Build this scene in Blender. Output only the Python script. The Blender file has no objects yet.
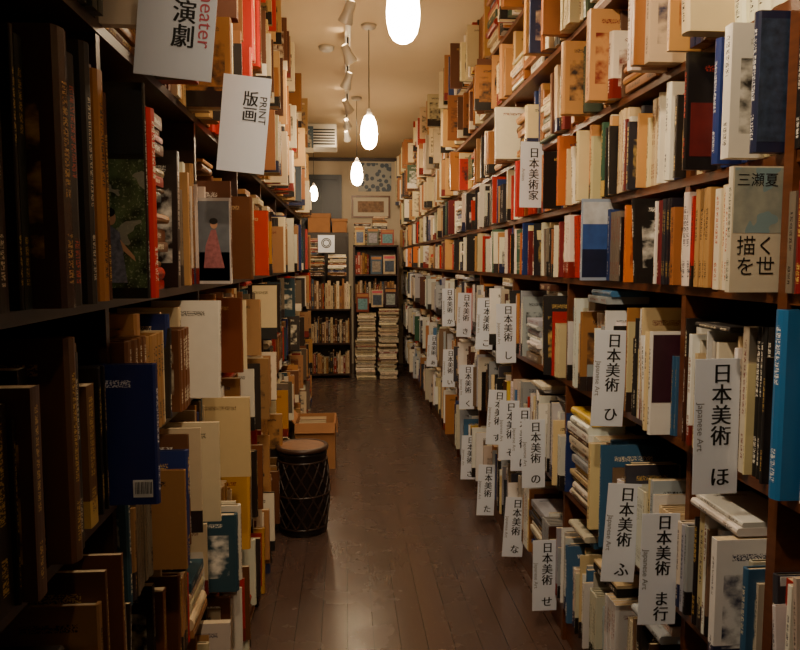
import bpy, math, random
from mathutils import Vector, Matrix
R = random.Random(31)
scn = bpy.context.scene
COL = scn.collection
H = 1.5
CEIL = 3.0
YB = 10.6

def s2l(c):
    return tuple(((x/255.0)/12.92 if x/255.0 <= 0.04045 else ((x/255.0+0.055)/1.055)**2.4) for x in c)

# ---------------------------------------------------------------- materials
class NT:
    def __init__(s, name):
        s.m = bpy.data.materials.new(name); s.m.use_nodes = True
        s.t = s.m.node_tree; s.n = s.t.nodes; s.l = s.t.links
        s.b = s.n['Principled BSDF']
    def node(s, typ, **kw):
        n = s.n.new(typ)
        for k, v in kw.items(): setattr(n, k, v)
        return n
    def put(s, sock, v):
        if isinstance(v, bpy.types.NodeSocket): s.l.new(v, sock)
        else: sock.default_value = v
    def math(s, op, a, b=0.0, c=0.0):
        n = s.n.new('ShaderNodeMath'); n.operation = op
        s.put(n.inputs[0], a); s.put(n.inputs[1], b); s.put(n.inputs[2], c)
        return n.outputs[0]
    def mix(s, f, a, b):
        n = s.n.new('ShaderNodeMix'); n.data_type = 'RGBA'
        s.put(n.inputs[0], f); s.put(n.inputs[6], a); s.put(n.inputs[7], b)
        return n.outputs[2]
    def noise(s, vec, scale=5, detail=2):
        n = s.n.new('ShaderNodeTexNoise'); n.inputs['Scale'].default_value = scale
        n.inputs['Detail'].default_value = detail
        if vec is not None: s.l.new(vec, n.inputs['Vector'])
        return n.outputs['Fac']
    def comb(s, x, y, z):
        n = s.n.new('ShaderNodeCombineXYZ')
        s.put(n.inputs[0], x); s.put(n.inputs[1], y); s.put(n.inputs[2], z)
        return n.outputs[0]

def simple(name, col, rough=0.5, metal=0.0, var=0.15, scale=20, stretch=None, emit=None, es=0):
    k = NT(name)
    c = (*s2l(col), 1)
    tc = k.node('ShaderNodeTexCoord')
    vec = tc.outputs['Object']
    if stretch:
        mp = k.node('ShaderNodeMapping'); mp.inputs['Scale'].default_value = stretch
        k.l.new(vec, mp.inputs[0]); vec = mp.outputs[0]
    f = k.noise(vec, scale, 4)
    dark = tuple(max(0, x*(1-var*2)) for x in c[:3])+(1,)
    lite = tuple(min(1, x*(1+var)) for x in c[:3])+(1,)
    k.put(k.b.inputs['Base Color'], k.mix(f, dark, lite))
    k.b.inputs['Roughness'].default_value = rough
    k.b.inputs['Metallic'].default_value = metal
    if emit:
        k.b.inputs['Emission Color'].default_value = (*emit, 1)
        k.b.inputs['Emission Strength'].default_value = es
    return k.m

def mat_books():
    k = NT('book_mat')
    A = k.node('ShaderNodeAttribute', attribute_name='Col').outputs['Color']
    B = k.node('ShaderNodeAttribute', attribute_name='Col2').outputs['Color']
    me = k.node('ShaderNodeAttribute', attribute_name='Meta')
    sp = k.node('ShaderNodeSeparateColor'); k.l.new(me.outputs['Color'], sp.inputs[0])
    typ, seed, obi = sp.outputs[0], sp.outputs[1], sp.outputs[2]
    h = me.outputs['Alpha']
    uv = k.node('ShaderNodeUVMap', uv_map='UVMap')
    su = k.node('ShaderNodeSeparateXYZ'); k.l.new(uv.outputs[0], su.inputs[0])
    u, v = su.outputs[0], su.outputs[1]
    M = k.math
    vn = M('DIVIDE', v, h)
    isp = M('LESS_THAN', typ, .16)
    icov = M('COMPARE', typ, .33, .1)
    ipg = M('COMPARE', typ, .66, .1)
    cu = M('ABSOLUTE', M('SUBTRACT', u, .5))
    g = k.noise(k.comb(M('ADD', M('MULTIPLY', u, 9), M('MULTIPLY', seed, 91)), M('MULTIPLY', v, 420), M('MULTIPLY', seed, 17)), 1.0, 1)
    g = M('GREATER_THAN', g, .49)
    gap = M('LESS_THAN', M('FRACT', M('DIVIDE', v, M('ADD', .009, M('MULTIPLY', M('FRACT', M('MULTIPLY', seed, 5)), .008)))), .8)
    g = M('MULTIPLY', g, gap)
    st = M('SUBTRACT', .94, M('MULTIPLY', M('FRACT', M('MULTIPLY', seed, 7)), .15))
    en = M('ADD', .35, M('MULTIPLY', M('FRACT', M('MULTIPLY', seed, 13)), .3))
    rng = M('MULTIPLY', M('LESS_THAN', vn, st), M('GREATER_THAN', vn, en))
    rng2 = M('MULTIPLY', M('LESS_THAN', vn, .27), M('GREATER_THAN', vn, .09))
    inr = M('MAXIMUM', rng, rng2)
    hw = M('ADD', .12, M('MULTIPLY', M('FRACT', M('MULTIPLY', seed, 19)), .14))
    tm = M('MULTIPLY', M('MULTIPLY', M('MULTIPLY', g, inr), M('LESS_THAN', cu, hw)), isp)
    ob = M('MULTIPLY', M('LESS_THAN', v, obi), M('MAXIMUM', isp, icov))
    art = k.noise(k.comb(M('ADD', M('MULTIPLY', u, 2.6), M('MULTIPLY', seed, 70)), M('MULTIPLY', v, 18), M('MULTIPLY', seed, 33)), 1.6, 6)
    art = M('SMOOTH_MIN', 1.0, M('MAXIMUM', 0.0, M('MULTIPLY', M('SUBTRACT', art, .42), 4)), .01)
    hasart = M('GREATER_THAN', M('FRACT', M('MULTIPLY', seed, 23)), .6)
    am = M('MULTIPLY', M('MULTIPLY', M('LESS_THAN', cu, .4), M('MULTIPLY', M('GREATER_THAN', vn, .18), M('LESS_THAN', vn, .74))), M('MULTIPLY', hasart, icov))
    tg = k.noise(k.comb(M('ADD', M('MULTIPLY', u, 60), M('MULTIPLY', seed, 70)), M('MULTIPLY', v, 330), seed), 1.0, 1)
    tl = M('MULTIPLY', M('GREATER_THAN', tg, .52), M('MULTIPLY', M('LESS_THAN', cu, .3), M('MULTIPLY', M('GREATER_THAN', vn, .84), M('LESS_THAN', vn, .89))))
    tl = M('MULTIPLY', tl, icov)
    mask = M('MAXIMUM', tm, M('MAXIMUM', tl, M('MULTIPLY', am, art)))
    sw = M('ABSOLUTE', M('SUBTRACT', mask, ob))
    c = k.mix(sw, A, B)
    pg = k.noise(k.comb(M('MULTIPLY', u, 60), 0.0, seed), 1.0, 0)
    pc = k.mix(pg, (.42, .31, .18, 1), (.74, .62, .43, 1))
    c = k.mix(ipg, c, pc)
    tc = k.node('ShaderNodeTexCoord')
    d = k.noise(tc.outputs['Object'], 35, 3)
    c = k.mix(M('MULTIPLY', d, .12), c, (.10, .065, .04, 1))
    k.put(k.b.inputs['Base Color'], c)
    k.put(k.b.inputs['Roughness'], M('ADD', M('ADD', .25, M('MULTIPLY', M('FRACT', M('MULTIPLY', seed, 31)), .4)), M('MULTIPLY', ipg, .4)))
    return k.m
BM = mat_books()
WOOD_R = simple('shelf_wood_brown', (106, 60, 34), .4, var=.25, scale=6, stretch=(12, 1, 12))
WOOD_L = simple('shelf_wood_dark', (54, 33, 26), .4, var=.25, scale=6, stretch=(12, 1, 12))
CEILM = simple('ceiling_plaster', (226, 202, 164), .85, var=.04, scale=3)
WALLM = simple('wall_plaster', (216, 200, 174), .85, var=.05, scale=3)
WHITEM = simple('sign_card_white', (224, 231, 246), .35, var=.02, scale=3)
INK = simple('ink_black', (10, 10, 10), .6, var=.05)
INKG = simple('ink_grey', (120, 120, 122), .6, var=.05)
INKR = simple('ink_pink', (190, 80, 95), .6, var=.05)
INKO = simple('ink_orange', (190, 90, 30), .6, var=.05)
METAL = simple('metal_dark', (60, 58, 55), .35, .8, var=.1)
METALW = simple('metal_white', (205, 198, 185), .4, .1, var=.05)
CARDB = simple('cardboard', (170, 118, 72), .8, var=.1, scale=12)
GLOW = simple('lamp_glass', (255, 245, 225), .3, var=.0, emit=(1.0, .75, .46), es=78)

def floor_mat():
    k = NT('floor_brown_planks')
    tc = k.node('ShaderNodeTexCoord')
    mp = k.node('ShaderNodeMapping'); mp.inputs['Rotation'].default_value = (0, 0, math.pi/2)
    k.l.new(tc.outputs['Object'], mp.inputs[0])
    br = k.node('ShaderNodeTexBrick')
    br.inputs['Scale'].default_value = 1.0
    br.inputs['Brick Width'].default_value = 2.4; br.inputs['Row Height'].default_value = .105
    br.inputs['Mortar Size'].default_value = .0018
    br.inputs['Color1'].default_value = (.084, .048, .038, 1)
    br.inputs['Color2'].default_value = (.060, .035, .028, 1)
    br.inputs['Mortar'].default_value = (.014, .009, .008, 1)
    k.l.new(mp.outputs[0], br.inputs['Vector'])
    mp2 = k.node('ShaderNodeMapping'); mp2.inputs['Scale'].default_value = (14, 1.2, 1)
    k.l.new(tc.outputs['Object'], mp2.inputs[0])
    gr = k.noise(mp2.outputs[0], 5, 6)
    n = k.noise(tc.outputs['Object'], 5, 8)
    n2 = k.noise(tc.outputs['Object'], 70, 3)
    c = k.mix(k.math('MULTIPLY', gr, .55), br.outputs['Color'], (.11, .068, .054, 1))
    c = k.mix(k.math('MULTIPLY', k.math('GREATER_THAN', n2, .68), .25), c, (.19, .14, .115, 1))
    c = k.mix(br.outputs['Fac'], c, (.014, .009, .008, 1))
    k.put(k.b.inputs['Base Color'], c)
    k.put(k.b.inputs['Roughness'], k.math('ADD', .15, k.math('MULTIPLY', n, .22)))
    k.b.inputs['Specular IOR Level'].default_value = .65
    bp = k.node('ShaderNodeBump'); bp.inputs['Strength'].default_value = .07
    k.l.new(k.math('ADD', n2, k.math('MULTIPLY', gr, .6)), bp.inputs['Height']); k.l.new(bp.outputs[0], k.b.inputs['Normal'])
    return k.m
FLOORM = floor_mat()

# ---------------------------------------------------------------- mesh helpers
def link(o, parent=None):
    COL.objects.link(o)
    if parent: o.parent = parent
    return o

def boxes(name, lst, mat, parent=None, bevel=0.0):
    vs, fs = [], []
    for (x0, x1, y0, y1, z0, z1) in lst:
        b = len(vs)
        vs += [(x0,y0,z0),(x1,y0,z0),(x1,y1,z0),(x0,y1,z0),(x0,y0,z1),(x1,y0,z1),(x1,y1,z1),(x0,y1,z1)]
        fs += [tuple(b+i for i in f) for f in ((0,3,2,1),(4,5,6,7),(0,1,5,4),(1,2,6,5),(2,3,7,6),(3,0,4,7))]
    me = bpy.data.meshes.new(name); me.from_pydata(vs, [], fs); me.materials.append(mat)
    o = bpy.data.objects.new(name, me)
    if bevel:
        m = o.modifiers.new('bevel', 'BEVEL'); m.width = bevel; m.segments = 2
    return link(o, parent)

def flatpoly(name, polys, mat, parent, y=-.0012):
    vs, fs = [], []
    for p in polys:
        b = len(vs); vs += [(a, y, c) for a, c in p]; fs.append(tuple(range(b, b+len(p))))
    me = bpy.data.meshes.new(name); me.from_pydata(vs, [], fs); me.materials.append(mat)
    return link(bpy.data.objects.new(name, me), parent)
def ell(cx, cz, rx, rz, n=18): return [(cx+rx*math.cos(2*math.pi*i/n), cz+rz*math.sin(2*math.pi*i/n)) for i in range(n)]

def lathe(name, prof, mat, loc=(0,0,0), parent=None, seg=32, caps=True):
    vs, fs = [], []
    for (r, z) in prof:
        for i in range(seg):
            a = 2*math.pi*i/seg
            vs.append((loc[0]+r*math.cos(a), loc[1]+r*math.sin(a), loc[2]+z))
    for j in range(len(prof)-1):
        for i in range(seg):
            i2 = (i+1) % seg
            fs.append((j*seg+i, j*seg+i2, (j+1)*seg+i2, (j+1)*seg+i))
    if caps:
        fs.append(tuple(reversed(range(seg)))); fs.append(tuple((len(prof)-1)*seg+i for i in range(seg)))
    me = bpy.data.meshes.new(name); me.from_pydata(vs, [], fs); me.materials.append(mat)
    for p in me.polygons: p.use_smooth = len(p.vertices) == 4
    return link(bpy.data.objects.new(name, me), parent)

def tube(name, pts_list, r, mat, parent=None, cyc=False):
    cu = bpy.data.curves.new(name, 'CURVE'); cu.dimensions = '3D'; cu.bevel_depth = r; cu.bevel_resolution = 2
    for pts in pts_list:
        s = cu.splines.new('POLY'); s.points.add(len(pts)-1)
        for i, p in enumerate(pts): s.points[i].co = (*p, 1)
        s.use_cyclic_u = cyc
    cu.materials.append(mat)
    return link(bpy.data.objects.new(name, cu), parent)

def text(name, body, size, loc, mat, parent=None, rot=(math.pi/2, 0, 0), line=1.0, ax='CENTER', ay='CENTER'):
    cu = bpy.data.curves.new(name, 'FONT'); cu.body = body; cu.size = size
    cu.align_x = ax; cu.align_y = ay; cu.space_line = line
    cu.materials.append(mat)
    o = bpy.data.objects.new(name, cu); o.location = loc; o.rotation_euler = rot
    return link(o, parent)

class Buf:
    def __init__(s): s.v=[]; s.f=[]; s.uv=[]; s.c=[]; s.c2=[]; s.m=[]
    def face(s, pts, uvs, c, c2, m, flip):
        b = len(s.v); s.v += pts
        idx = list(range(b, b+len(pts)))
        if flip: idx.reverse(); uvs = uvs[::-1]
        s.f.append(idx); s.uv.append(uvs); s.c.append(c); s.c2.append(c2); s.m.append(m)
    def build(s, name, parent=None, mat=None):
        me = bpy.data.meshes.new(name); me.from_pydata(s.v, [], s.f)
        uvl = me.uv_layers.new(name='UVMap')
        flat = []; fc = []; fc2 = []; fm = []
        for i, f in enumerate(s.f):
            for q in s.uv[i]: flat += q
            n = len(f); fc += list(s.c[i])*n; fc2 += list(s.c2[i])*n; fm += list(s.m[i])*n
        uvl.data.foreach_set('uv', flat)
        for nm, d in (('Col', fc), ('Col2', fc2), ('Meta', fm)):
            a = me.attributes.new(nm, 'FLOAT_COLOR', 'CORNER'); a.data.foreach_set('color', d)
        me.materials.append(mat or BM)
        return link(bpy.data.objects.new(name, me), parent)

def book(B, O, T, D, U, t, d, h, c, c2, seed, obi=0.0, fine=True, hard=True):
    T, D, U = Vector(T), Vector(D), Vector(U); O = Vector(O)
    flip = T.cross(D).dot(U) < 0
    c = (*c, 1); c2 = (*c2, 1)
    def P(a, b, z): return tuple(O+T*a+D*b+U*z)
    def M(k): return (k, seed, obi, h)
    if not fine:
        pr = [(0,d),(0,0),(t,0),(t,d)]
        tys = [.33, 0.0, .33, .66]
        for i in range(4):
            p, q = pr[i], pr[(i+1)%4]
            us = (1, 0) if i == 0 else (0, 1)
            B.face([P(*p,0),P(*q,0),P(*q,h),P(*p,h)], [(us[0],0),(us[1],0),(us[1],h),(us[0],h)], c, c2, M(tys[i]), flip)
        B.face([P(0,0,h),P(t,0,h),P(t,d,h),P(0,d,h)], [(0,0),(1,0),(1,1),(0,1)], c, c2, M(.66 if hard else 1.0), flip)
        B.face([P(0,d,0),P(t,d,0),P(t,0,0),P(0,0,0)], [(0,0),(1,0),(1,1),(0,1)], c, c2, M(.66), flip)
        return
    bl = min(.28*t, .009) if hard else .0012
    k = min(.0028, t*.18) if hard else min(.0009, t*.1)
    rec = .0035 if hard else 0.0006
    pr = [(0,d),(0,bl),(t*.18,bl*.35),(t*.5,0),(t*.82,bl*.35),(t,bl),(t,d)]
    for i in range(6):
        p, q = pr[i], pr[i+1]
        if i == 0: ua, ub, ty = 1.0, 0.0, .33
        elif i == 5: ua, ub, ty = 0.0, 1.0, .33
        else: ua, ub, ty = p[0]/t, q[0]/t, 0.0
        B.face([P(*p,0),P(*q,0),P(*q,h),P(*p,h)], [(ua,0),(ub,0),(ub,h),(ua,h)], c, c2, M(ty), flip)
    z4 = [(0,0)]*4
    B.face([P(0,bl,h),P(k,bl+k,h),P(k,d,h),P(0,d,h)], z4, c, c2, M(1.0), flip)
    B.face([P(t-k,bl+k,h),P(t,bl,h),P(t,d,h),P(t-k,d,h)], z4, c, c2, M(1.0), flip)
    B.face([P(x,y,h) for x,y in pr[1:6]]+[P(t-k,bl+k,h),P(k,bl+k,h)], [(0,0)]*7, c, c2, M(1.0), flip)
    B.face([P(x,y,0) for x,y in reversed(pr)], [(0,0)]*7, c, c2, M(1.0), flip)
    hp = h-rec; dp = d-rec
    B.face([P(k,bl+k,hp),P(t-k,bl+k,hp),P(t-k,dp,hp),P(k,dp,hp)], [(0,0),(1,0),(1,1),(0,1)], c, c2, M(.66), flip)
    B.face([P(t-k,dp,0),P(k,dp,0),P(k,dp,hp),P(t-k,dp,hp)], [(0,0),(1,0),(1,h),(0,h)], c, c2, M(.66), flip)

# ---------------------------------------------------------------- palettes
def pal(items):
    out = []
    for w, c in items: out += [s2l(c)]*w
    return out
P_LOWR = pal([(14,(232,232,230)),(9,(210,202,186)),(6,(170,176,186)),(4,(224,204,158)),(3,(60,62,75)),(4,(20,20,24)),(1,(30,52,110)),(2,(60,110,155)),
              (3,(175,118,66)),(1,(185,30,24)),(1,(46,92,70)),(1,(218,184,60)),(2,(120,96,74)),(2,(80,42,28))])
P_MIDR = pal([(10,(238,232,216)),(6,(220,200,155)),(3,(205,152,88)),(2,(165,98,46)),(3,(30,30,42)),(3,(16,16,20)),(2,(34,62,130)),(3,(190,28,20)),
              (2,(120,18,30)),(1,(60,105,85)),(2,(125,112,98)),(1,(220,118,34))])
P_UPR = pal([(8,(232,212,168)),(6,(198,146,84)),(5,(166,104,52)),(4,(238,228,206)),(3,(104,62,36)),(1,(175,36,24)),(1,(34,58,115)),(1,(34,32,34)),(1,(75,95,75))])
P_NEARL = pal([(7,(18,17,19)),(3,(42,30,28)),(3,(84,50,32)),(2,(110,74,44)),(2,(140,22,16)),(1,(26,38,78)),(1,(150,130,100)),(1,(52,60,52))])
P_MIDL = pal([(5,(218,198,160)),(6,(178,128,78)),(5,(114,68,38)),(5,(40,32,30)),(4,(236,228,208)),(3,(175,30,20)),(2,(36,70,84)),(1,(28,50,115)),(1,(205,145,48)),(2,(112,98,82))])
P_UPL = pal([(6,(212,170,108)),(6,(168,110,58)),(4,(104,60,34)),(6,(236,222,190)),(3,(195,34,18)),(2,(46,38,36)),(1,(70,90,105))])
INKS = [s2l(x) for x in [(20,20,20),(20,20,20),(40,30,30),(120,25,20),(30,40,80)]]
LITE = [s2l(x) for x in [(225,215,190),(235,230,220),(205,170,90)]]
def lum(c): return .3*c[0]+.6*c[1]+.1*c[2]
def pick2(c): return R.choice(INKS) if lum(c) > .12 else R.choice(LITE)
def jit(c):
    k = R.uniform(.70, 1.1)
    return tuple(min(.9, x*k*R.uniform(.94,1.06)) for x in c)

def fill(B, side, xf, y0, y1, z, rowh, pal_, reserve=(), tmin=.010, tmax=.036, hmin=.19, hmax=.27, prot=.03, big=0.05, bigp=.09, stackp=.06, topp=.3, serp=.15):
    sx = side
    D = (sx, 0, 0)
    hmax = min(hmax, rowh-.012); hmin = min(hmin, hmax-.03)
    y = y0+.004; placed = []
    run = 0; rc = None; rt = rh = rd = 0; lean = 0.0
    while y < y1-.008:
        blk = [r for r in reserve if r[0]-.034 < y < r[1]]
        near = [r for r in reserve if 0 < r[0]-y < .20]
        if blk:
            nb = min(blk, key=lambda r: r[0])
            if y > nb[0]-.008: y = nb[1]+.001; continue
        fine = y < 5.2
        if run <= 0:
            q = R.random()
            if q < stackp and y+.25 < y1 and not near and not any(r[0] < y+.27 and r[1] > y for r in reserve):
                zz = z; base = R.uniform(0, .03)
                top = z+R.uniform(.45, .95)*(rowh-.02)
                while zz < top-.03:
                    t = R.uniform(.012, .035); l = R.uniform(.17, .24); dd = R.uniform(.13, .18)
                    c = jit(R.choice(pal_)); pz = R.uniform(-.012, .012)
                    if zz+t > z+rowh-.005: break
                    book(B, (xf+sx*(pz-base), y+R.uniform(0, .01), zz), (0,0,1), D, (0,1,0), t, dd, l, c, pick2(c), R.random(), 0, fine, R.random()<.6)
                    zz += t+.0005
                y += .262; placed.append(None)
                continue
            series = R.random() < serp
            run = R.randint(3, 6) if series else 1
            rc = jit(R.choice(pal_)); rt = R.uniform(tmin, tmax)*(R.random()*.5+.6); rh = R.uniform(hmin, hmax); rd = R.uniform(.13, .19)
            rp = R.uniform(-.4, 1)*prot
            if R.random() < big: rp = R.uniform(.6, 1)*bigp; rh = min(hmax, rh+.03); rd += .03; run = 1
            rhard = R.random() < .5; r2 = pick2(rc); robi = R.choice([0,0,0,0,.05,.06]) if lum(rc) > .05 else 0
            rs = R.random()
            lean = R.choice([0,0,0,R.uniform(-.02,.02),R.uniform(.03,.12)])
        run -= 1
        t = rt
        if blk and y+t > nb[0]: t = nb[0]-.001-y
        if y+t > y1: break
        p = rp+R.uniform(-.004, .004)
        if near: p = min(p, .012)
        s = math.sin(lean); cz = math.cos(lean)
        yy = y
        if lean > 0.0 and y+t+rh*s > y1: s = 0; cz = 1
        if blk or near: s = 0; cz = 1
        T = (0, cz, -s); U = (0, s, cz)
        zz = z + max(0, t*s)
        book(B, (xf-sx*p, yy, zz), T, D, U, t, rd, rh*(1 if cz==1 else .985), rc, r2, (rs+R.random()*.02) % 1, robi, fine, rhard)
        placed.append((yy, t, z+rh+.004, p, s))
        y += t/cz+.0004
    i = 0
    while i < len(placed):
        if placed[i] is None or R.random() > topp*.15: i += 1; continue
        L = R.uniform(.17, .24); j = i; mz = 0; y_s = placed[i][0]
        while j < len(placed) and placed[j] is not None and placed[j][0] < y_s+L:
            mz = max(mz, placed[j][2]); j += 1
        if j >= len(placed) or placed[j] is None: i = j+1; continue
        if any(r[0] < y_s+L and r[1] > y_s for r in reserve): i = j; continue
        zz = mz+.001; n = R.randint(1, 3)
        for _ in range(n):
            t = R.uniform(.01, .028)
            if zz+t > z+rowh-.004: break
            c = jit(R.choice(pal_))
            book(B, (xf-sx*R.uniform(-.03, .03), y_s+R.uniform(0,.015), zz), (0,0,1), D, (0,1,0), t, .14, L-.02, c, pick2(c), R.random(), 0, y_s < 5.2, R.random()<.5)
            zz += t+.0005
        i = j
    return placed

# ---------------------------------------------------------------- room shell
XL, XR = -.47, .85
boxes('floor', [(-.85, 1.25, -1.6, YB, -.05, 0)], FLOORM)
boxes('ceiling', [(-.85, 1.25, -1.6, YB, CEIL, CEIL+.05)], CEILM)
boxes('wall_left', [(-.9, -.85, -1.6, YB, 0, CEIL)], WALLM)
boxes('wall_right', [(1.25, 1.3, -1.6, YB, 0, CEIL)], WALLM)
boxes('wall_back', [(-.9, 1.3, YB, YB+.06, 0, CEIL)], WALLM)
boxes('wall_front', [(-.9, 1.3, -1.66, -1.6, 0, CEIL)], WALLM)

RES = {}
def reserve(key, a, b): RES.setdefault(key, []).append((a, b))

def category_card(x0, y, z0, w, h, kanji, eng, roll=0.0, ksize=None, yaw=0.0, kin=INK, extra=None, kz=0):
    root = boxes('category_sign', [(-w/2, w/2, -.0008, .0008, -h/2, h/2)], WHITEM, bevel=.0004)
    root.location = (x0+w/2, y, z0+h/2); root.rotation_euler = (0, roll, yaw)
    n = kanji.count('\n')+1
    ks = ksize or min(w*.46, h/(n*1.02))
    for j, dx in enumerate((-.0009, 0, .0009)):
        text('kanji_label', kanji, ks, (w*.10+dx, -.0014-.00005*j, kz), kin, root, line=.98)
    if eng: text('english_label', eng, h*.07, (-w*.36, -.0014, 0), INKG, root, rot=(math.pi/2, math.pi/2, 0))
    if extra: text('english_label', extra[0], extra[1], (extra[2], -.0014, extra[3]), extra[4], root, rot=(math.pi/2, math.pi/2, 0))
    return root

ZC, ZD, ZE = 1.05, .62, .16
cards = [('C',1.465,1.00,'ほ'),('C',2.11,1.00,'ひ'),('C',3.50,1.00,'し'),('C',4.05,1.0,'こ'),('C',4.75,1.0,'き'),('C',5.55,1.0,'か'),
         ('D',1.735,.565,'ま行'),('D',1.985,.565,'ふ'),('D',2.95,.54,'の'),('D',3.2,.54,'に'),('D',3.42,.53,'そ'),('D',3.72,.53,'す'),('D',4.65,.53,'く'),('D',5.5,.53,'い'),('D',6.6,.53,'あ'),
         ('E',2.76,.09,'せ'),('E',3.32,.08,'な'),('E',3.95,.06,'た'),('E',4.6,.07,'さ')]
for row, y, z0, ch in cards:
    reserve('R'+row, y-.004, y+.004)
    body = '日\n本\n美\n術\n\n'+'\n'.join(ch)
    category_card(R.uniform(.742, .756), y, z0, .1, .295, body, 'Japanese Art', roll=R.uniform(-.02,.06))
reserve('RA', 3.096, 3.104)
category_card(.755, 3.1, 1.735, .1, .28, '日\n本\n美\n術\n家', 'Artists', roll=.01)
reserve('L5', 1.376, 1.384); reserve('L5', 2.196, 2.204)
category_card(-.37, 1.38, 1.835, .14, .26, '演\n劇', '', roll=.10, ksize=.044, extra=('Theater', .038, .052, -.01, INKR), kz=-.035)
category_card(-.365, 2.20, 1.765, .14, .28, '版\n画', '', roll=.10, ksize=.046, extra=('PRINT', .03, .05, .045, INK), kz=.05)

def foliage_mat():
    k = NT('print_garden_photo'); tc = k.node('ShaderNodeTexCoord')
    n = k.noise(tc.outputs['Object'], 26, 9); n2 = k.noise(tc.outputs['Object'], 200, 3); n3 = k.noise(tc.outputs['Object'], 16, 2)
    c = k.mix(k.math('MULTIPLY', k.math('SUBTRACT', n, .35), 3), (.008,.014,.008,1), (.13,.19,.085,1))
    c = k.mix(k.math('MULTIPLY', k.math('GREATER_THAN', n2, .6), .6), c, (.34,.38,.24,1))
    c = k.mix(k.math('MULTIPLY', k.math('GREATER_THAN', n3, .57), .7), c, (.36,.34,.28,1))
    k.put(k.b.inputs['Base Color'], c); k.b.inputs['Roughness'].default_value = .3
    return k.m
def hero(side, row, y, z, t, w, h, prot, c, c2, seed=.1, hard=True, panels=(), texts=()):
    B = Buf(); xf = XR if side > 0 else XL
    x = xf-side*prot
    book(B, (0, 0, 0), (0,1,0), (side,0,0), (0,0,1), t, w, h, s2l(c), s2l(c2), seed, 0, True, hard)
    o = B.build('art_book'); o.location = (x, y, z+.001)
    for i, (a0,a1,b0,b1,cc) in enumerate(panels):
        xa, xb = sorted((side*a0, side*a1))
        m = cc if not isinstance(cc, tuple) else simple('print_ink', cc, .45, var=.3, scale=25)
        boxes('cover_print_%d' % i, [(xa, xb, -.0006, -.0001, b0, b1)], m, o)
    for (body, size, a, b, m, rotv) in texts:
        text('cover_title', body, size, (side*a, -.0012, b), m, o, rot=(math.pi/2, rotv, 0))
    reserve(('R' if side>0 else 'L')+row, y-.001, y+t+.001)
    return o
def landscape_mat():
    k = NT('print_landscape'); tc = k.node('ShaderNodeTexCoord')
    n = k.noise(tc.outputs['Object'], 22, 8); n2 = k.noise(tc.outputs['Object'], 9, 3)
    c = k.mix(n, (.06,.12,.13,1), (.55,.55,.45,1))
    c = k.mix(k.math('GREATER_THAN', n2, .55), c, (.2,.32,.36,1))
    k.put(k.b.inputs['Base Color'], c); k.b.inputs['Roughness'].default_value = .4
    return k.m
lm = landscape_mat()
hero(1,'B',1.352,1.44,.016,.21,.243,.105,(216,208,186),(60,80,80),.1,False,
     panels=[(.004,.20,.115,.24,lm)],
     texts=[('描く\nを世',.040,.052,.068,INK,0),('三瀬夏',.028,.050,.215,INK,0)])
for i in range(5):
    hero(1,'B',1.395+i*.024,1.44,.0225,.18,.215+.006*(i%2),.05+.004*(i%3),(226,206,165) if i%2 else (232,222,200),(185,80,20),.83+i*.011,False)
hero(1,'B',2.27,1.44,.014,.2,.26,.095,(150,165,190),(230,230,235),.1,True,
     panels=[(.004,.19,.01,.10,(20,30,62)),(.004,.19,.10,.18,(50,85,155)),(.004,.19,.18,.25,(200,205,212))])
hero(1,'A',1.62,1.71,.014,.2,.262,.075,(22,20,22),(190,60,50),.1,True, panels=[(.012,.19,.03,.15,(100,26,24))])
hero(1,'A',1.52,1.71,.022,.2,.265,.055,(24,50,120),(220,220,220),.4,True)
hero(1,'A',1.43,1.71,.03,.2,.266,.075,(226,222,212),(30,30,30),.3,False)
hero(1,'A',1.355,1.71,.022,.2,.265,.065,(30,40,74),(225,225,225),.62,True, panels=[(.006,.19,.02,.25,simple('print_indigo', (60,76,104), .4, var=.5, scale=60))])
hero(1,'C',1.79,1.05,.014,.2,.27,.065,(228,226,222),(30,30,30),.1,True, panels=[(.006,.19,.085,.262,(58,24,40))])
hero(1,'C',1.265,1.05,.034,.2,.36,.045,(30,112,176),(230,235,240),.45,True)
gm = foliage_mat()
gb = hero(-1,'4',1.400,1.43,.014,.24,.40,.10,(26,28,26),(200,200,200),.1,True,
     panels=[(.004,.2,.02,.26,gm),(.004,.2,.27,.39,(30,32,32))])
flatpoly('cover_figure_dress', [[(-.040,.03),(-.092,.03),(-.088,.09),(-.082,.128),(-.068,.137),(-.052,.125),(-.046,.08)]], simple('print_dress', (120,122,138), .5, var=.5, scale=120), gb)
flatpoly('cover_figure_skin', [ell(-.067,.151,.009,.013), [(-.046,.09),(-.052,.112),(-.026,.08),(-.024,.07)]], simple('print_skin', (196,150,118), .5), gb, y=-.0014)
flatpoly('cover_figure_hair', [ell(-.070,.162,.011,.009)], INK, gb, y=-.0016)
hero(-1,'4',1.416,1.43,.040,.24,.36,.108,(205,24,12),(235,230,210),.15,True)
hero(-1,'4',1.485,1.43,.022,.24,.34,.06,(200,180,150),(60,40,30),.2,True)
hero(-1,'4',1.509,1.43,.03,.24,.33,.05,(110,64,38),(200,160,90),.3,True)
hero(-1,'4',1.30,1.43,.04,.22,.40,.05,(172,112,50),(50,30,20),.5,True)
hero(-1,'4',1.34,1.43,.03,.22,.37,.045,(84,46,28),(200,160,90),.7,True)
hero(-1,'4',1.21,1.43,.036,.22,.42,.06,(24,22,24),(190,180,160),.7,True)
hero(-1,'4',1.16,1.43,.045,.22,.39,.05,(30,22,22),(170,60,40),.35,True)
hero(-1,'4',1.10,1.43,.05,.22,.41,.06,(60,34,28),(190,150,90),.55,True)
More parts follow.
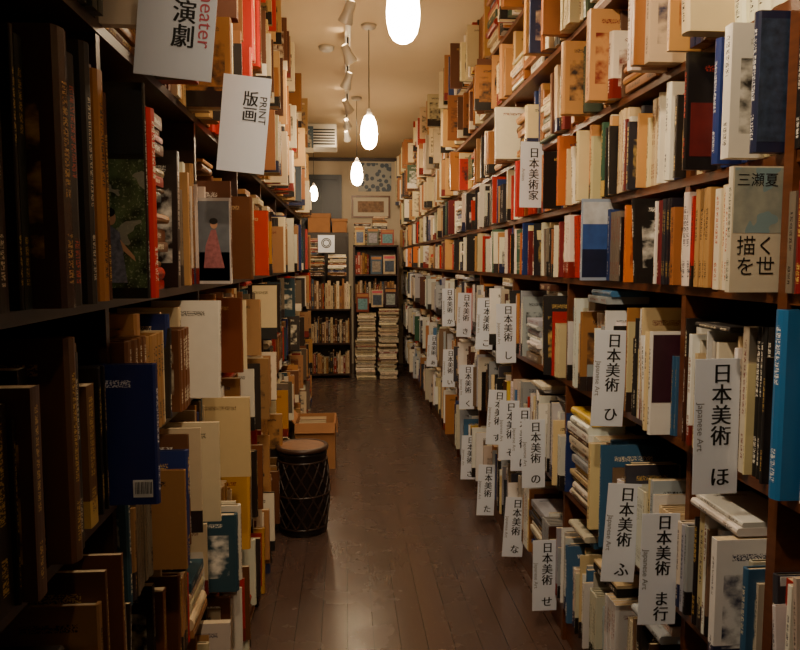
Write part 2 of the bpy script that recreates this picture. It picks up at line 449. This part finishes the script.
pb = hero(-1,'4',2.325,1.43,.012,.2,.27,.11,(190,182,180),(40,40,40),.1,False, panels=[(.004,.19,.01,.26,(104,108,116)),(.004,.19,.01,.10,(50,40,44))])
flatpoly('cover_figure_dress', [[(-.02,.05),(-.085,.05),(-.078,.12),(-.06,.17),(-.045,.17),(-.035,.12)]], simple('print_dress_pink', (166,100,104), .5, var=.4, scale=80), pb)
flatpoly('cover_figure_skin', [ell(-.051,.188,.011,.015)], simple('print_skin', (186,138,108), .5), pb, y=-.0014)
flatpoly('cover_figure_hair', [ell(-.052,.197,.013,.010)], INK, pb, y=-.0016)
bb = hero(-1,'N2',1.425,1.02,.022,.22,.28,.10,(20,38,98),(215,215,225),.1,True,
     panels=[(.012,.05,.015,.05,(228,228,226))])
boxes('barcode', [(-.046+i*.0028, -.046+i*.0028+(.0016 if i%3 else .001), -.0009, -.0007, .022, .046) for i in range(12)], INK, bb)
hero(-1,'2',2.40,.78,.02,.22,.27,.15,(206,180,132),(90,60,30),.1,False)
hero(-1,'3',2.62,1.10,.02,.22,.27,.10,(110,54,28),(190,150,90),.1,True)
hero(-1,'3',3.10,1.10,.02,.2,.24,.11,(170,130,86),(60,40,30),.1,True)
hero(-1,'4',2.95,1.43,.03,.22,.33,.10,(100,60,34),(190,160,110),.1,True)
hero(-1,'4',3.75,1.43,.03,.22,.33,.08,(206,60,18),(220,200,150),.1,True)
hero(-1,'5',2.70,1.96,.03,.22,.31,.14,(205,42,16),(220,200,150),.15,True)
hero(-1,'6',2.95,2.29,.03,.22,.32,.12,(205,42,16),(220,200,150),.15,True)

# ---------------------------------------------------------------- bookshelves
TB = .022
rposts = [-.9, -.3, .5, 1.318, 1.745, 2.69, 3.6, 4.5, 5.4, 6.3, 7.2, 8.1, 9.0, 9.9, 10.56]
rrows = [('E',ZE,ZD,P_LOWR),('D',ZD,ZC,P_LOWR),('C',ZC,1.44,P_LOWR),('B',1.44,1.71,P_MIDR),('A',1.71,2.0,P_MIDR),('U1',2.0,2.31,P_UPR),('U2',2.31,2.64,P_UPR),('U3',2.64,CEIL,P_UPR)]
D0 = .34
bl = []
for z in (ZE, ZD, ZC, 1.44, 1.71, 2.0, 2.31, 2.64):
    f = XR if z < 2.2 else XR-.04
    bl.append((f, XR+D0, rposts[0], YB-.03, z-TB, z))
for i, p in enumerate(rposts):
    if i == 4: bl.append((XR+.002, XR+D0, p, p+.022, ZC+.001, CEIL-.003)); bl.append((XR+.03, XR+D0, p, p+.022, 0, ZC-TB)); continue
    bl.append((XR-(.006 if i == 3 else -.002), XR+D0, p, p+(.03 if i == 3 else .022), 0, CEIL-.003))
bl.append((XR+D0, XR+D0+.012, rposts[0], YB-.03, 0, CEIL-.003))
bl.append((XR+.02, XR+.04, rposts[0], YB-.03, 0, ZE-TB))
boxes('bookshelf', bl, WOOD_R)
B = Buf()
for key, z0, z1, pl in rrows:
    for i in range(1, len(rposts)-1):
        a, b = rposts[i]+(.031 if i == 3 else .023), rposts[i+1]
        rowh = z1-z0-TB
        kw = dict(prot=.03, big=.06, bigp=.07, stackp=.03, topp=.5)
        xf = XR
        if key in ('E','D','C'): kw.update(hmin=.20, hmax=.32, tmin=.006, tmax=.028, prot=.038, topp=.9, bigp=.08, big=.06, stackp=.012)
        if key in ('A','B'): kw.update(hmin=.19, hmax=.255, tmax=.03, stackp=.01)
        if key[0] == 'U': kw.update(hmin=.2, hmax=.31, tmin=.012, tmax=.05, prot=.05, big=.2, bigp=.12, stackp=.06); xf = XR-.04
        if key == 'U1': xf = XR
        fill(B, 1, xf, a, b, z0+.001, rowh, pl, RES.get('R'+key, ()), **kw)
B.build('shelved_books')

lposts_n = [-.9, -.2, .6, 1.46]
lposts = [1.46, 2.36, 3.26, 4.16, 5.06, 5.96, 6.86, 7.76]
far_b = [.08, .42, .78, 1.10, 1.43, 1.96, 2.29, 2.64]
near_b = [.2, .60, 1.02, 1.43, 1.96, 2.29, 2.64]
bl = []
for z in far_b:
    bl.append((XL-D0, XL, lposts[0]+.02, lposts[-1]+.02, z-TB, z))
for z in near_b:
    bl.append((XL-D0, XL, -.9, lposts[0]+.02, z-TB, z))
for p in lposts_n+lposts[1:]:
    bl.append((XL-D0, XL-.003, p, p+.022, 0, CEIL-.003))
bl.append((XL-D0-.012, XL-D0, -.9, lposts[-1]+.022, 0, CEIL-.003))
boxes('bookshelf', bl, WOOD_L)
B = Buf()
fk = ['0','1','2','3','4','5','6','7']
for n, z0 in enumerate(far_b):
    z1 = far_b[n+1] if n+1 < len(far_b) else CEIL
    key = fk[n]
    for i in range(len(lposts)-1):
        a, b = lposts[i]+.023, lposts[i+1]
        kw = dict(hmin=.19, hmax=.29, prot=.035, big=.12, bigp=.12, stackp=.03, topp=.7, tmin=.008, tmax=.036)
        pl = P_MIDL
        if key == '4': kw.update(hmin=.24, hmax=.38, topp=1.2, stackp=.01)
        if n >= 5: kw.update(hmin=.2, hmax=.31, tmin=.012, tmax=.05, prot=.06, big=.3, bigp=.15); pl = P_UPL
        if n <= 1: kw.update(prot=.05, big=.2)
        fill(B, -1, XL, a, b, z0+.001, z1-z0-TB, pl, RES.get('L'+key, ()), **kw)
for n, z0 in enumerate(near_b):
    z1 = near_b[n+1] if n+1 < len(near_b) else CEIL
    key = 'N'+str(n)
    if z0 == 1.43: key = '4'
    if z0 == 1.96: key = '5'
    for i in range(1, len(lposts_n)-1):
        a, b = lposts_n[i]+.023, lposts_n[i+1]
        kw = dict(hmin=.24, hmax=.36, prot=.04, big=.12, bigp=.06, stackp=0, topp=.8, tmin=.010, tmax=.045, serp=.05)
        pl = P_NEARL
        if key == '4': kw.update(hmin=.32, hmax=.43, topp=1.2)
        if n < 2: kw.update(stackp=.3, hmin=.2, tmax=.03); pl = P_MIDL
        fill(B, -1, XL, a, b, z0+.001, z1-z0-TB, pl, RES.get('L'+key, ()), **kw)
B.build('shelved_books')

# ---------------------------------------------------------------- back-of-shop furniture
bx0, bx1, by0 = -.50, .08, 9.25
boxes('low_bookcase', [(bx0,bx0+.02,by0,by0+.3,0,.9),(bx1-.02,bx1,by0,by0+.3,0,.9),(bx0,bx1,by0,by0+.3,.88,.9),(bx0+.02,bx1-.02,by0,by0+.3,.44,.46),
                       (bx0+.02,bx1-.02,by0,by0+.3,.04,.06),(bx0+.02,bx1-.02,by0+.29,by0+.3,.06,.88)], WOOD_L)
def fill_x(B, x0, x1, yf, z, pal_, hmin, hmax):
    x = x0
    while x < x1-.012:
        t = min(R.uniform(.012, .04), x1-x); h = R.uniform(hmin, hmax); c = jit(R.choice(pal_))
        book(B, (x, yf+R.uniform(0,.03), z), (1,0,0), (0,1,0), (0,0,1), t, .17, h, c, pick2(c), R.random(), 0, True, R.random()<.5)
        x += t+.0005
def stack_x(B, x0, w, yf, z0, z1, pal_, d=.2):
    z = z0
    while z < z1:
        t = R.uniform(.008, .03); c = jit(R.choice(pal_)); l = w*R.uniform(.8, 1)
        book(B, (x0+R.uniform(0, w-l), yf+R.uniform(0,.03), z), (0,0,1), (0,1,0), (1,0,0), t, d, l, c, pick2(c), R.random(), 0, True, R.random()<.5)
        z += t+.0005
P_FAR = pal([(4,(200,178,140)),(4,(160,115,70)),(4,(105,66,40)),(4,(40,32,30)),(2,(140,36,26)),(1,(50,70,95)),(2,(215,200,170))])
B = Buf()
fill_x(B, bx0+.025, bx1-.025, by0+.02, .061, P_FAR, .2, .3)
fill_x(B, bx0+.025, bx1-.025, by0+.02, .461, P_FAR, .22, .34)
fill_x(B, bx0, bx1, by0+.02, .901, P_FAR, .28, .4)
B.build('shelved_books')
cx0, cx1, cy0 = .11, .70, 9.3
boxes('display_bookcase', [(cx0,cx0+.02,cy0+.14,cy0+.5,0,1.72),(cx1-.02,cx1,cy0+.14,cy0+.5,0,1.72),(cx0,cx1,cy0+.14,cy0+.5,1.70,1.72),(cx0+.02,cx1-.02,cy0+.14,cy0+.5,.94,.96),
                       (cx0+.02,cx1-.02,cy0+.14,cy0+.5,1.32,1.34),(cx0+.02,cx1-.02,cy0+.49,cy0+.5,.0,1.70)], WOOD_L)
B = Buf()
fill_x(B, cx0+.025, cx1-.025, cy0+.17, .961, P_FAR, .24, .33)
fill_x(B, cx0+.025, cx0+.2, cy0+.17, 1.341, P_FAR, .24, .33)
B.build('shelved_books')
for i, (xa, wd, zz, hh, c) in enumerate([(.335,.15,1.342,.24,(70,90,110)),(.50,.16,1.342,.25,(190,170,140)),(.14,.16,.87,.24,(130,60,48)),(.33,.15,.93,.22,(190,170,140)),(.5,.15,.93,.24,(60,44,50)),
                                         (.13,.13,1.722,.24,(180,150,90)),(.29,.15,1.722,.22,(80,86,70)),(.47,.17,1.722,.2,(150,70,55))]):
    yy = 9.45 if zz > 1 else 9.12
    mg = boxes('magazine', [(xa, xa+wd, yy, yy+.006, zz, zz+hh)], simple('magazine_cover', c, .3, var=.3, scale=18))
    boxes('masthead', [(xa+.01, xa+wd-.01, yy-.0006, yy, zz+hh*.8, zz+hh*.94)], CARDB if lum(s2l(c)) < .4 else INKR, mg)
    boxes('cover_picture', [(xa+.02, xa+wd-.02, yy-.0006, yy, zz+hh*.12, zz+hh*.7)], simple('magazine_picture', tuple(int(190-v*.6) for v in c), .3, var=.45, scale=40), mg)
B = Buf()
PM = pal([(5,(222,208,180)),(3,(200,182,150)),(2,(165,140,105)),(1,(120,60,50))])
stack_x(B, .12, .27, 9.08, .001, .50, PM); stack_x(B, .41, .26, 9.1, .001, .44, PM)
stack_x(B, .15, .24, 9.09, .53, .84, PM, .19); stack_x(B, .42, .26, 9.1, .475, .9, PM, .19)
B.build('magazine_pile')
B = Buf()
stack_x(B, .12, .22, 9.5, 1.721, 2.0, P_FAR); stack_x(B, .36, .2, 9.5, 1.721, 2.08, P_FAR); stack_x(B, -.48, .22, 9.3, 1.32, 1.80, P_FAR, .18)
stack_x(B, -.22, .24, 9.28, 1.32, 1.58, P_UPR, .18)
B.build('book_pile')
n = boxes('paper_notice', [(-.34,-.13,9.24,9.243,1.62,1.84)], WHITEM)
text('notice_mark', '◎', .16, (-.235, 9.238, 1.73), INK, n)

boxes('door_1', [(-.62,-.56,YB-.06,YB-.002,0,2.75),(-.10,-.04,YB-.06,YB-.002,0,2.75),(-.56,-.10,YB-.06,YB-.002,2.68,2.75),(-.56,-.10,YB-.03,YB-.004,0,2.68),(-.36,-.32,YB-.05,YB-.03,0,2.68)],
      simple('door_blue_grey', (34, 38, 48), .4, var=.15))
fr = boxes('framed_print', [(.10,.66,YB-.03,YB-.002,2.14,2.165),(.10,.66,YB-.03,YB-.002,2.435,2.46),(.10,.125,YB-.03,YB-.002,2.165,2.435),(.635,.66,YB-.03,YB-.002,2.165,2.435)],
      simple('frame_gold', (120, 74, 40), .35, var=.2))
boxes('print_paper', [(.125,.635,YB-.015,YB-.004,2.165,2.435)], simple('print_cream', (225, 214, 190), .6, var=.05), fr)
boxes('print_image', [(.19,.57,YB-.017,YB-.0152,2.22,2.38)], simple('print_brown', (170, 130, 95), .6, var=.5, scale=30), fr)
def poster_mat():
    k = NT('poster_floral'); tc = k.node('ShaderNodeTexCoord')
    v = k.node('ShaderNodeTexVoronoi'); v.inputs['Scale'].default_value = 14; k.l.new(tc.outputs['Object'], v.inputs['Vector'])
    k.put(k.b.inputs['Base Color'], k.mix(k.math('GREATER_THAN', v.outputs['Distance'], .45), (.08,.11,.15,1), (.42,.42,.38,1)))
    return k.m
boxes('wall_poster', [(.20,.68,YB-.006,YB-.002,2.52,2.93)], poster_mat())
boxes('trim_back', [(-.84,.80,YB-.02,YB-.001,2.95,2.998)], WOOD_L)
boxes('storage_cabinet', [(-.55,.05,9.9,10.4,0,1.9),(-.53,-.26,9.885,9.9,.1,1.85),(-.24,.03,9.885,9.9,.1,1.85)], simple('cabinet_grey', (58, 50, 46), .5, var=.1), bevel=.004)
boxes('storage_box', [(-.5,-.2,9.95,10.3,1.902,2.15),(-.51,-.19,9.94,10.31,2.10,2.16)], CARDB, bevel=.004)
boxes('storage_box', [(-.17,.03,9.95,10.3,1.902,2.08),(-.18,.04,9.94,10.31,2.05,2.09)], CARDB, bevel=.004)

# ---------------------------------------------------------------- stool
def stool(x, y):
    root = bpy.data.objects.new('carved_drum_stool', None); link(root)
    body = [(.118,0),(.132,.0),(.135,.02),(.130,.03),(.142,.12),(.148,.22),(.143,.34),(.132,.42),(.136,.43),(.138,.45),(.134,.462)]
    dk = simple('stool_lacquer_dark', (26, 19, 18), .3, var=.3, scale=40)
    lathe('body', body, dk, (x, y, 0), root, 40)
    lathe('seat_rim', [(.134,.0),(.145,.004),(.147,.014),(.143,.024),(.125,.026),(.122,.022)], simple('stool_top_wood', (66, 44, 32), .4, var=.2, scale=12), (x, y, .4625), root, 40)
    lathe('seat_panel', [(.0,.0),(.04,.001),(.122,.0)], simple('stool_top_inset', (138, 96, 62), .5, var=.3, scale=18), (x, y, .4855), root, 40, caps=False)
    def rad(z):
        P = [(.0,.135),(.03,.130),(.12,.142),(.22,.148),(.34,.143),(.42,.132),(.462,.134)]
        for i in range(len(P)-1):
            if P[i][0] <= z <= P[i+1][0]:
                f = (z-P[i][0])/(P[i+1][0]-P[i][0]); return P[i][1]*(1-f)+P[i+1][1]*f
        return .134
    ls = []
    for s in (1, -1):
        for i in range(14):
            pts = []
            for j in range(17):
                z = .04+.37*j/16; a = 2*math.pi*i/14+s*j/16*1.5
                r = rad(z)+.002
                pts.append((x+r*math.cos(a), y+r*math.sin(a), z))
            ls.append(pts)
    lat = simple('stool_lattice', (54, 38, 30), .35, var=.2)
    tube('lattice', ls, .005, lat, root)
    rings = [[(x+(rad(z)+.002)*math.cos(2*math.pi*i/40), y+(rad(z)+.002)*math.sin(2*math.pi*i/40), z) for i in range(40)] for z in (.04, .225, .41)]
    tube('rings', rings, .006, lat, root, True)
stool(-.245, 3.97)

def cbox():
    x0, x1, y0, y1, h = -.37, -.08, 5.15, 5.5, .34; w = .005
    o = boxes('cardboard_box', [(x0,x1,y0,y1,.001,.006),(x0,x0+w,y0,y1,.006,h),(x1-w,x1,y0,y1,.006,h),(x0+w,x1-w,y0,y0+w,.006,h),(x0+w,x1-w,y1-w,y1,.006,h)], CARDB)
    vs = [(x0,y0,h),(x1,y0,h),(x1,y0-.02,h-.07),(x0,y0-.02,h-.07), (x0,y0,h),(x0,y1,h),(x0-.05,y1,h+.06),(x0-.05,y0,h+.06), (x1,y0,h),(x1,y1,h),(x1+.015,y1,h-.07),(x1+.015,y0,h-.07)]
    me = bpy.data.meshes.new('flaps'); me.from_pydata(vs, [], [(0,1,2,3),(4,5,6,7),(8,9,10,11)]); me.materials.append(CARDB)
    f = bpy.data.objects.new('flaps', me); link(f, o)
    m = f.modifiers.new('s', 'SOLIDIFY'); m.thickness = .004
    B = Buf(); yy = y0+.02
    while yy < y1-.05:
        t = R.uniform(.015, .035); c = jit(R.choice(P_MIDL+[s2l((170,50,35))]*6))
        book(B, (x0+.02, yy, .012), (0,1,0), (1,0,0), (0,0,1), t, .2, R.uniform(.27,.32), c, pick2(c), R.random(), 0, True, True); yy += t+.001
    B.build('boxed_books', o)
cbox()

B = Buf()
fill(B, -1, -.47+.06, 2.55, 3.55, .001, .33, P_MIDL, hmin=.2, hmax=.31, prot=.03, big=.1, bigp=.05, stackp=.1)
fill(B, -1, -.47+.05, 4.3, 5.0, .001, .36, P_MIDL, hmin=.2, hmax=.31, prot=.03, big=.1, bigp=.04, stackp=.4)
fill(B, -1, -.47+.07, 5.7, 7.7, .001, .4, P_MIDL, hmin=.2, hmax=.31, prot=.03, big=.1, bigp=.04, stackp=.3)
B.build('floor_book_row')

# ---------------------------------------------------------------- lamps
def pendant(x, y, zc, k=1.0):
    root = bpy.data.objects.new('pendant_lamp', None); link(root)
    prof = [(.018,.125),(.034,.118),(.05,.085),(.060,.035),(.064,-.01),(.062,-.05),(.053,-.088),(.038,-.112),(.018,-.124),(.002,-.127)]
    lathe('glass_shade', [(r*k, z*k) for r, z in prof[::-1]], GLOW, (x, y, zc), root, 24)
    lathe('socket_cap', [(.020*k,.118*k),(.024*k,.122*k),(.022*k,.16*k),(.008*k,.175*k)], METALW, (x, y, zc), root, 20)
    tube('cord', [[(x, y, zc+.17*k), (x, y, CEIL-.02)]], .0028, METAL, root)
    lathe('ceiling_rose', [(.02,-.03),(.045,-.02),(.05,-.002)], METALW, (x, y, CEIL), root, 24)
pendant(.225, 2.80, 2.45); pendant(.16, 4.72, 2.33, .85); pendant(.115, 6.75, 2.31, .85); pendant(-.36, 8.6, 2.30, .7)

def aim(o, tgt):
    d = Vector(tgt)-o.location; o.rotation_euler = d.to_track_quat('-Z', 'Y').to_euler()
troot = bpy.data.objects.new('track_light', None); link(troot)
boxes('track_rail', [(.01,.045,.2,8.2,CEIL-.025,CEIL-.002)], METALW, troot)
spots = [(.55,(.85,1.9,1.1),26),(1.3,(.85,2.4,.4),31),(2.0,(-.47,2.9,1.3),14),(3.3,(.85,4.0,1.3),21),(4.1,(-.47,4.8,1.5),20),(4.9,(.85,5.8,1.2),20),(5.6,(-.47,6.4,1.4),18),(6.5,(.85,7.6,1.4),17),(7.3,(.3,9.6,1.8),19),(8.0,(.3,9.8,1.6),15)]  # heads nearest the camera are out of view, added to brighten the near shelves
for y, tg, e in spots:
    p = Vector((.028, y, CEIL-.13)); d = (Vector(tg)-p).normalized()
    tube('spot_stem', [[(.028, y, CEIL-.025), (.028, y, CEIL-.11)]], .006, METAL, troot)
    h = lathe('spot_head', [(.018,-.06),(.026,-.055),(.028,.0),(.040,.045),(.042,.06)], METALW, (0,0,0), troot, 20, caps=False)
    h.location = p; h.rotation_euler = d.to_track_quat('Z', 'Y').to_euler()
    b = lathe('spot_bulb', [(.001,0.0),(.03,.02),(.034,.035),(.02,.045),(.001,.048)], GLOW, (0,0,0), troot, 16, caps=False)
    b.location = p; b.rotation_euler = h.rotation_euler
    L = bpy.data.lights.new('spot_light', 'SPOT'); L.energy = e*2.2; L.color = (1, .77, .51); L.spot_size = math.radians(94 if y < 1 else 100); L.spot_blend = .9; L.shadow_soft_size = .03
    lo = bpy.data.objects.new('spot_light', L); link(lo, troot); lo.location = p+d*.07; aim(lo, tg)

ac = boxes('air_conditioner', [(-.42,-.08,8.0,8.35,CEIL-.26,CEIL-.003)], METALW, bevel=.01)
boxes('vent_slats', [(-.40,-.10,7.985,8.0,CEIL-.23+i*.03,CEIL-.215+i*.03) for i in range(6)], METAL, ac)
lathe('smoke_detector', [(.03,-.035),(.05,-.025),(.055,-.002)], METALW, (-.12, 5.2, CEIL), None, 24)

# ---------------------------------------------------------------- world + camera
w = bpy.data.worlds.new('World'); scn.world = w; w.use_nodes = True
w.node_tree.nodes['Background'].inputs[0].default_value = (1, .8, .6, 1)
w.node_tree.nodes['Background'].inputs[1].default_value = .02
cam = bpy.data.cameras.new('Camera'); co = bpy.data.objects.new('Camera', cam); link(co)
f = 720.0
cam.sensor_width = 36; cam.lens = 36*f/800; cam.clip_start = .02
th = math.atan(63/f); al = math.atan(55/f*math.cos(th))
co.location = (0, 0, H); co.rotation_euler = (math.pi/2-th, 0, -al)
scn.camera = co
